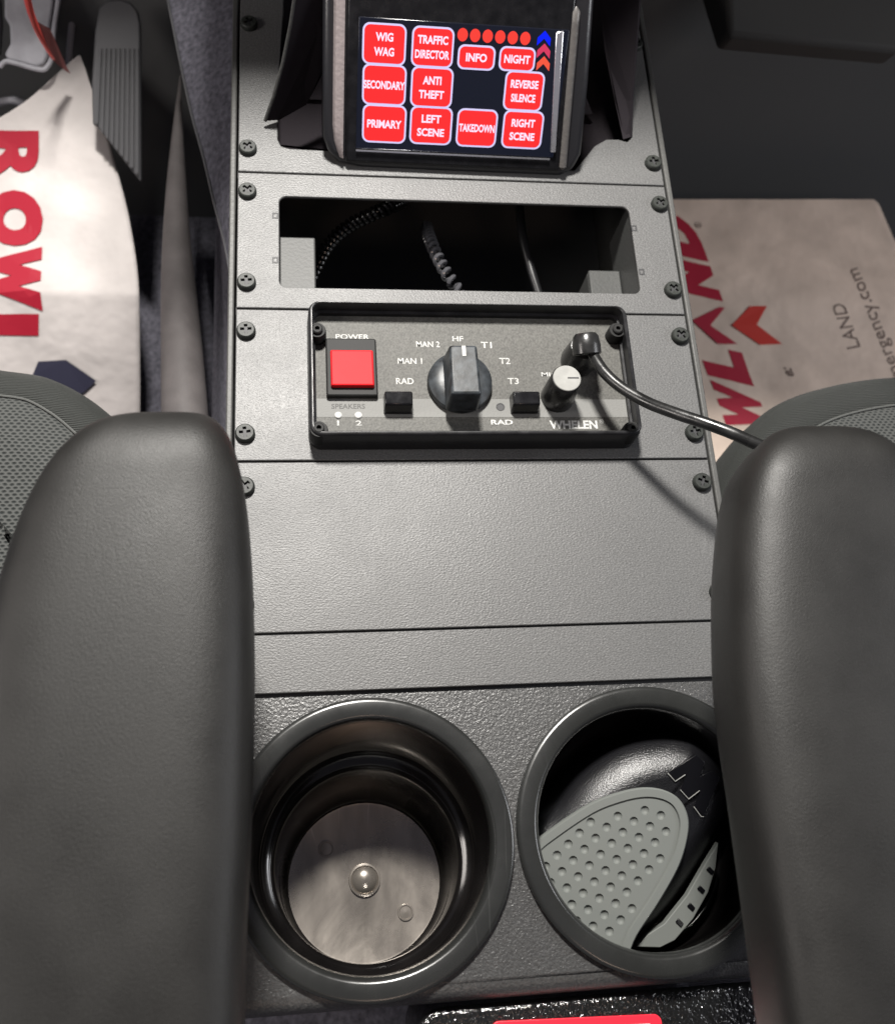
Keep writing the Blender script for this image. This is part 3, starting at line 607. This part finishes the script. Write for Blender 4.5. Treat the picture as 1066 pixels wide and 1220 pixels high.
# emblem: block letter M
em = [tuvp(780 + x / 8.717, 860 + y / 8.717) for x, y in ((135, 525), (420, 340), (515, 420), (470, 560), (585, 505), (675, 580), (535, 890), (500, 985), (400, 875), (470, 715), (345, 795), (265, 700), (320, 550), (215, 622))]
m_ = MB(); m_.prism(em, [], -0.2, 0.02); m_.xf(TM); m_.build('emblem', 'emblem', tl, bevel=0.008)
for seg in (((795, 921), (804, 931), (816, 923)), ((810, 941), (820, 952), (833, 942)), ((826, 961), (835, 973), (838, 973))):
    m_ = MB(); m_.tube([tp(x, y, 0.03) for x, y in seg], 0.009, 6); m_.build('emblem_glint', 'silver', tl, smooth=True)  # thin pale tubes stand in for glints on the emblem edges
# serrated grey side strip
sp = [(862, 1006), (850, 1032), (840, 1060), (826, 1082), (806, 1112), (790, 1128), (760, 1128), (786, 1118)]
base = [(860, 1006)] ; teeth = [(857, 1036), (848, 1066), (830, 1098), (808, 1124), (790, 1133), (762, 1132), (775, 1117), (795, 1104), (822, 1070), (845, 1030)]
so = [tuvp(x, y) for x, y in base + teeth]
for nx, ny in ((850, 1040), (839, 1063), (827, 1084), (813, 1103)):
    a_ = tuvp(nx, ny); m_ = MB(); m_.prism([(a_[0] - .07, a_[1] + .02), (a_[0] + .02, a_[1] - .07), (a_[0] + .07, a_[1] - .01), (a_[0] - .01, a_[1] + .08)], [], -0.24, -0.195); m_.xf(TM); m_.build('notch', 'emblem', tl, bevel=0.01)
m_ = MB(); m_.prism(so, [], -0.40, -0.22); m_.xf(TM); m_.build('serrated_strip', 'toolgrey', tl, bevel=0.015)
m_ = MB(); m_.tube(smoothpts([tp(x, y, -.2) for x, y in ((846, 874), (856, 880), (864, 892), (870, 905))], 4), 0.10, 12); m_.build('collar', 'satin', tl, smooth=True)

# ------------------------------------------------------------------ armrests
def armrest(rows, z0, label, flip):
    st = []
    for py, xl, xr in rows:
        a = at(xl, py, z0); b = at(xr, py, z0); st.append(((a.y + b.y) / 2, a.x, b.x))
    st.append((st[-1][0] - 4.5, st[-1][1] - .05, st[-1][2] + .05))
    yt = st[0][0]; P = smoothpts([V3((s[0], s[1], s[2])) for s in st], 6)
    m_ = MB(); R = []
    n = 56
    for q in P:
        y, xl, xr = q; w2 = max(0.002, (xr - xl) / 2); c = (xl + xr) / 2; s_ = min(1, max(0, (yt - y) / 1.1))
        h = 0.98 * (1 - (1 - s_) ** 2.4) ** (1 / 2.0) + 0.001
        row = []
        for k in range(n):
            a = 2 * math.pi * k / n; ca, sa = math.cos(a), math.sin(a)
            X = math.copysign(abs(ca) ** (2 / 3.8), ca); Z = math.copysign(abs(sa) ** (2 / 3.2), sa)
            row.append(V3((c + w2 * X, y, z0 + h * Z * (0.85 if sa > 0 else 1.1))))
        R.append(row)
    m_.grid(R, closed=True, cap0=True, cap1=True)
    o = m_.build('armrest', 'vinyl', smooth=True, angle=80)
    return tag(o, label, 'armrest')
armrest([(497, 206, 207), (500, 168, 240), (506, 140, 256), (516, 115, 267), (535, 90, 278), (565, 64, 287), (605, 40, 294), (660, 18, 299), (730, -2, 302), (830, -24, 303), (1000, -50, 299), (1220, -75, 291)], 4.0,
        'smooth black vinyl armrest on the driver side, left of the console', False)
armrest([(513, 965, 966), (516, 935, 1000), (523, 913, 1022), (536, 897, 1042), (558, 881, 1062), (590, 870, 1082), (640, 863, 1100), (710, 859, 1116), (830, 863, 1130), (960, 882, 1142), (1100, 902, 1150), (1220, 919, 1156)], 4.0,
        'smooth black vinyl armrest on the passenger side, right of the console', True)

# ------------------------------------------------------------------ seats
def seat(outline, z0, label, band, stitches):
    o3 = [at(x, y, z0) for x, y in outline]
    c = V3((0, 0, 0)); 
    for p in o3: c += p
    c /= len(o3)
    r = thing('car_seat', (c.x, c.y, z0 - 4), label, 'car seat')
    op = [tuple(p[:2]) for p in smoothpts([V3((p.x, p.y, 0)) for p in o3], 6, True)]
    fz = lambda u, v, n: V3((u, v, z0 + n))
    m_ = MB(); pillow(m_, op, [(0.25, -4), (0.05, -2.5), (-0.02, -1.2), (0.0, -.6), (0.12, -.25), (0.35, .05), (band - .12, .20), (band, .17)], fz, fill=False); m_.build('bolster', 'rib', r, smooth=True, angle=80)
    m_ = MB(); pillow(m_, op, [(band, .165), (band + .1, .24), (band + .35, .32), (band + .9, .42)], fz); m_.build('cushion_insert', 'mesh', r, smooth=True, angle=80)
    m_ = MB(); sp_ = inset(op, band - .02); m_.tube([V3((p[0], p[1], z0 + .19)) for p in sp_], 0.028, 8); m_.build('seam', 'seam', r, smooth=True)
    for s_ in stitches:
        m_ = MB(); m_.tube(smoothpts([at(x, y, z0 + .385) for x, y in s_], 5), 0.010, 6); m_.build('stitched_seam', 'stitch', r, smooth=True)
    return r
seat([(-320, 520), (-180, 440), (-60, 420), (0, 428), (55, 437), (97, 458), (130, 484), (158, 512), (190, 560), (215, 640), (215, 900), (-320, 900)], -1.5,
     'grey mesh fabric driver seat cushion corner behind the left armrest', 0.88, [[(96, 514), (78, 530), (58, 555), (38, 582), (16, 612), (-6, 640)]])
seat([(862, 900), (846, 640), (858, 580), (876, 532), (905, 494), (945, 465), (1000, 447), (1070, 438), (1150, 440), (1300, 500), (1420, 900)], -1.5,
     'grey mesh fabric passenger seat cushion corner behind the right armrest', 1.0, [])

# ------------------------------------------------------------------ paper floor mats
def interp(tab, v):
    if v <= tab[0][0]: return tab[0][1]
    for (a, b), (c, d_) in zip(tab, tab[1:]):
        if v <= c: return b + (d_ - b) * (v - a) / (c - a)
    return tab[-1][1]
YF = at(60, 350, -9.6).y
def crease(x, y):    # shallow sharp creases of paper that has been folded and walked on
    t = lambda v, p: abs((v % p) / p * 2 - 1)
    return 0.07 * t(x * 0.8 + y * 1.1 + 0.4 * math.sin(y), 2.9) + 0.05 * t(x * 1.2 - y * 0.35 + 0.5 * math.sin(x * .7), 3.7)
def zl(x, y):      # left sheet: tilted below the fold to darken it, then climbs the footwell
    k = max(0, y - YF); return -9.6 + 0.10 * k + 0.035 * k * k - 0.95 * max(0, YF - y) + 0.08 * math.sin(x * 0.9 + y * .5) * (0.4 + min(1, k * .4)) + crease(x, y)
def onz(px, py, fn, z=-10.9):
    p = at(px, py, z)
    for _ in range(40):
        q = at(px, py, fn(p.x, p.y)); p = p.lerp(q, 0.6)
    return at(px, py, fn(p.x, p.y))
def sheet(edges, fn, m, parent, name):
    rows = []
    P_ = smoothpts([V3(e) for e in edges], 7)
    for py, xl, xr in P_:
        rows.append([onz(xl + (xr - xl) * k / 44, py, fn) for k in range(45)])
    m_ = MB(); m_.grid(rows); o = m_.build(name, m, parent, smooth=True, angle=80)
    s_ = o.modifiers.new('thick', 'SOLIDIFY'); s_.thickness = 0.03 * S; s_.offset = -1
    return o
pm = thing('paper_floor_mat', tuple(at(60, 350, -10.9)), 'white paper floor mat in the driver footwell with red block lettering, corner curling up', 'floor mat')
ed = [(66, 93, 96), (72, 86, 98), (82, 75, 102), (98, 57, 107), (115, 38, 113), (128, 20, 118), (140, 0, 121), (160, -40, 128), (200, -90, 139), (250, -120, 152), (300, -120, 161), (330, -120, 164.5), (360, -120, 166), (440, -120, 167), (520, -120, 167), (640, -120, 167)]
sheet(ed, zl, 'paper', pm, 'sheet')
def strip_text(parent, segs, fn, up=0.03):
    pass
def mattext(parent, s_, p0, p1, ptop, fn, m, bold=0.03, name='lettering', z=-10.9):
    a = onz(*p0, fn); b = onz(*p1, fn); c = onz(*ptop, fn)
    v, f = textgeo(s_, bold, 4)
    bm = bmesh.new(); vs = [bm.verts.new(V3((a.x + (b.x - a.x) * p.x + (c.x - a.x) * p.y, a.y + (b.y - a.y) * p.x + (c.y - a.y) * p.y, 0))) for p in v]
    for q in f:
        try: bm.faces.new([vs[i] for i in q])
        except ValueError: pass
    bmesh.ops.triangulate(bm, faces=bm.faces[:])
    for _ in range(4):
        le = [e for e in bm.edges if e.calc_length() > 0.35]
        if not le: break
        bmesh.ops.subdivide_edges(bm, edges=le, cuts=1); bmesh.ops.triangulate(bm, faces=[x for x in bm.faces if len(x.verts) > 3])
    bm.verts.index_update()
    m_ = MB(); m_.add([V3((x.co.x, x.co.y, fn(x.co.x, x.co.y) + 0.045)) for x in bm.verts], [tuple(v_.index for v_ in q.verts) for q in bm.faces]); bm.free()
    return m_.build(name, m, parent)
# reads downwards: letter tops face right
for s_, y0, y1 in (('R', 156, 223), ('O', 227, 292), ('W', 294, 370), ('L', 374, 428)):
    xt = 47 + (4 if s_ in 'OW' else 0)
    xb = -40 if s_ == 'L' else -17
    mattext(pm, s_, (xb, y0), (xb, y1), (xt, y0 + 1), zl, 'printred', 0.045 if s_ == 'R' else 0.085)
m_ = MB(); m_.add([onz(x, y, zl) + V3((0, 0, .12)) for x, y in ((47, 433), (80, 431), (116, 456), (103, 468), (92, 476), (40, 450))], [(0, 1, 2, 3, 4, 5)]); m_.build('printed_chevron', 'navy', pm)

pr = thing('paper_floor_mat', tuple(at(930, 350, -10.9)), 'shade-tinted paper floor mat in the passenger footwell with maroon lettering and red chevron', 'floor mat')
zr = lambda x, y: -10.95 + 0.04 * math.sin(x * 0.8) + 0.03 * math.sin(y * 1.3) + 0.7 * crease(x, y)
ed = [(238, 800, 1040), (244, 790, 1046), (260, 785, 1053), (290, 780, 1066), (330, 780, 1083), (380, 780, 1105), (440, 780, 1130), (520, 790, 1150), (640, 800, 1180)]
sheet(ed, zr, 'paper_shade', pr, 'sheet')
# reads upwards: letter tops face left; baseline runs from (908, 512) up to (826, 262)
def bl_(t): return (913 - 92 * t, 516 - 262 * t)
for s_, ya, yb in (('W', 520, 466), ('L', 461, 421), ('N', 360, 318), ('D', 313, 262)):
    x = lambda y: 897 + (y - 460) * 0.365
    tx = lambda y: x(y) - 55
    mattext(pr, s_, (x(ya), ya), (x(yb), yb), (tx(ya) , ya - 13), zr, 'printmaroon', 0.085)
def poly(parent, pts, fn, m, name, up=0.075):
    m_ = MB(); m_.add([onz(x, y, fn) + V3((0, 0, up)) for x, y in pts], [(0, 1, 2, 3), (0, 3, 4, 5)]); m_.build(name, m, parent)
poly(pr, [(823, 383), (856, 367), (862, 368), (845, 389), (877, 411), (854, 411)][:6], zr, 'printmaroon', 'printed_chevron')
poly(pr, [(870, 389), (892, 366), (912, 366), (900, 388), (930, 411), (904, 412)], zr, 'printscarlet', 'printed_chevron')
mattext(pr, 'LAND', (1024, 414), (1004, 362), (1008, 417), zr, 'printgrey', 0.0, 'small_lettering')
mattext(pr, 'emergency.com', (1084, 460), (1024, 318), (1070, 466), zr, 'printgrey', 0.0, 'small_lettering')
mattext(pr, '®', (836, 272), (833, 265), (828, 273), zr, 'printgrey', 0.0, 'registered_mark')
m_ = MB(); m_.add([onz(x, y, zr) + V3((0, 0, .02)) for x, y in ((963, 388), (966, 387), (978, 415), (975, 416))], [(0, 1, 2, 3)]); m_.build('printed_rule', 'printgrey', pr)
mattext(pr, 'e:', (946, 450), (942, 440), (936, 448), zr, 'printgrey', 0.02, 'small_lettering')

# ------------------------------------------------------------------ driver footwell
ap = thing('accelerator_pedal', tuple(at(140, 120, -7)), 'ribbed black accelerator pedal with rounded top beside the paper mat', 'pedal')
pn = V3((0.0, -0.55, 0.83)).normalized(); pp = at(140, 120, -7)
q = lambda x, y, n=0: on(x, y, pp + pn * n, pn)
def slab(mb, pts, n0, n1):
    P = [q(x, y, n0) for x, y in pts]; n = len(P); D_ = pn * (n1 - n0)
    mb.add(P + [p + D_ for p in P], [tuple(range(n)), tuple(range(2 * n - 1, n - 1, -1))] + [(i, (i + 1) % n, (i + 1) % n + n, i + n) for i in range(n)]); return mb
m_ = MB(); slab(m_, [(118, 152), (113, 150), (112, 100), (116, 40), (121, 12), (130, 4), (145, 2), (158, 6), (166, 16), (169, 30), (170, 218)], -.3, 0); m_.build('pedal_pad', 'pedal', ap, bevel=0.05)
for k in range(9):
    xa = 119 + k * 5.5; xb = 115 + k * 6.0; m_ = MB(); slab(m_, [(xb, 150 + (k * 7.0 if k else -3)), (xa, 58), (xa + 3, 58), (xb + 3.2, 153 + (k * 7.0 if k else -3))], 0.003, .10); m_.build('rib', 'pedal', ap, bevel=0.02)
fr = thing('brake_pedal', tuple(at(40, 40, -6)), 'grey textured brake pedal pad with rounded corner behind the paper mat', 'pedal')
pp = at(40, 40, -6.5)
m_ = MB(); slab(m_, [(10, -20), (10, 25), (16, 33), (17, 55), (10, 68), (14, 74), (48, 83), (57, 80), (61, 70), (63, 40), (72, -20)], -.4, 0); m_.build('pad', 'footrest', fr, bevel=0.14, seg=3)
m_ = MB(); m_.tube(smoothpts([q(x, y, 0.02) for x, y in ((0, 80), (6, 74), (14, 74), (48, 83), (57, 79), (62, 68), (64, 40), (73, -20))], 5), 0.07, 8); m_.build('rim', 'footrest', fr, smooth=True)
m_ = MB(); slab(m_, [(-10, -20), (2, -20), (5, 30), (3, 66), (-10, 74)], -.4, -.1); m_.build('arm', 'pedal', fr, bevel=0.06)
cl_ = MB(); pp = at(85, 40, -7.5); cl_.tube(smoothpts([q(x, y) for x, y in ((92, -20), (88, 10), (84, 50), (79, 100), (60, 180))], 5), 0.10, 10); tag(cl_.build('pedal_linkage', 'footrest', smooth=True), 'thin grey rod running between the two pedals', 'rod')
m_ = MB(); m_.tube(smoothpts([at(x, y, z) for x, y, z in ((-20, 128, -9), (10, 120, -9), (28, 123, -9), (60, 140, -9.6))], 5), 0.12, 10); tag(m_.build('floor_cable', 'footrest', smooth=True), 'pale cable on the floor showing behind the torn mat corner', 'cable')
# red strap
st = thing('ribbon', tuple(at(60, 50, -4)), 'red ribbon hanging down onto the white paper mat corner', 'ribbon')
A = [(26, -10, -3), (33, 15, -3.6), (42, 38, -4.3), (52, 55, -5), (63, 70, -5.8)]; B = [(36, -10, -3), (40, 12, -3.6), (47, 33, -4.3), (56, 54, -5), (66, 70, -5.8)]
m_ = MB(); m_.grid([smoothpts([at(*a) for a in A], 5), smoothpts([at(*b) for b in B], 5)]); o = m_.build('bright_side', 'strap', st, smooth=True); s_ = o.modifiers.new('t', 'SOLIDIFY'); s_.thickness = .03 * S
m_ = MB(); P = [at(*a) for a in ((45, 26, -4.4), (60, 34, -4.8), (66, 48, -5.3), (79, 78, -6.5), (84, 87, -6.9), (76, 82, -6.8), (60, 68, -6.0))]; m_.add(P + [p + V3((0, 0, -.03)) for p in P], [tuple(range(7)), tuple(range(13, 6, -1))] + [(i, (i + 1) % 7, (i + 1) % 7 + 7, i + 7) for i in range(7)]); m_.build('shaded_side', 'strap_shade', st)
# leaf
m_ = MB(); P = [at(*a, -10.9) for a in ((176, 119), (178, 112), (183, 108), (187, 109), (183, 115), (179, 119))]; m_.add(P + [p + V3((0, 0, .12)) for p in P], [tuple(range(6)), tuple(range(11, 5, -1))] + [(i, (i + 1) % 6, (i + 1) % 6 + 6, i + 6) for i in range(6)]); tag(m_.build('leaf_scrap', 'leaf'), 'tiny pale yellow scrap on the dark carpet right of the ribbed pedal', 'scrap')
# tunnel side trim: tapering grey bolster and thin edge line
tt = thing('tunnel_trim', tuple(at(215, 300, -6)), 'tapering grey vinyl trim on the tunnel left of the console', 'trim')
cen = [(214, 80, -7.0, 1), (211, 130, -6.9, 5), (209, 200, -6.7, 11), (209, 280, -6.5, 17), (212, 350, -6.3, 22), (216, 430, -6.1, 26), (219, 520, -6, 29), (219, 700, -6, 30)]
C_ = smoothpts([V3((a, b, 0)) for a, b, c, w_ in cen], 5); Wt = smoothpts([V3((c, w_, 0)) for a, b, c, w_ in cen], 5)
rows = []
for p_, w_ in zip(C_, Wt):
    l_ = at(p_.x - w_.y, p_.y, w_.x); r_ = at(p_.x + w_.y, p_.y, w_.x); c = (l_ + r_) / 2; hw = (r_.x - l_.x) / 2
    rows.append([V3((c.x + hw * math.cos(a), c.y, c.z + min(0.5, hw) * math.sin(a) - .3)) for a in [math.pi * k / 14 for k in range(15)]])
m_ = MB(); m_.grid(rows); m_.build('bolster', 'trim', tt, smooth=True)
m_ = MB(); m_.tube(smoothpts([at(*a) for a in ((198, -10, -3.5), (206, 30, -3.5), (216, 80, -3.5), (228, 135, -3.5), (243, 190, -3.5), (256, 245, -3.5), (268, 292, -3.5), (275, 330, -3.6))], 6), 0.03, 8); m_.build('panel_edge', 'pedal', tt, smooth=True)
pa = [at(*a) for a in ((198, -10, -3.55), (206, 30, -3.55), (216, 80, -3.55), (228, 135, -3.55), (243, 190, -3.55), (256, 245, -3.55), (268, 292, -3.55), (275, 330, -3.65))]
m_ = MB(); m_.grid([pa, [V3((-0.15, p.y, -2.5)) for p in pa]]); m_.build('side_panel', 'carpet', tt, smooth=True)

# ------------------------------------------------------------------ rear storage lid and red card
m_ = MB(); e = at(740, 1183, -0.35); m_.prism(rrect(2.9, 9.4, -14, e.y, 0.4, 5), [], -2.5, -0.35)
tag(m_.build('storage_lid', 'pebble', bevel=0.10, seg=3), 'pebbled glossy black storage lid behind the cup holders', 'lid')
rc = thing('red_card', tuple(at(690, 1225, -.30)), 'red rounded card with white panel lying on the pebbled lid', 'card')
c0 = at(585, 1217, -.31); c1 = at(787, 1208, -.31)
dx = (c1 - c0).normalized(); dy = V3((-dx.y, dx.x, 0))
def card(mb, x0, x1, y0, y1, r, z0, z1):
    pts = rrect(x0, x1, y0, y1, r, 5); mb.prism([(c0.x + dx.x * a + dy.x * b, c0.y + dx.y * a + dy.y * b) for a, b in pts], [], z0, z1); return mb
Lc = (c1 - c0).length
card(MB(), 0, Lc, -2.6, 0, 0.12, -.345, -.30).build('card_border', 'tagred', rc, bevel=0.01)
card(MB(), 0.14, Lc - .13, -2.46, -0.13, 0.10, -.299, -.295).build('card_panel', 'tagwhite', rc)
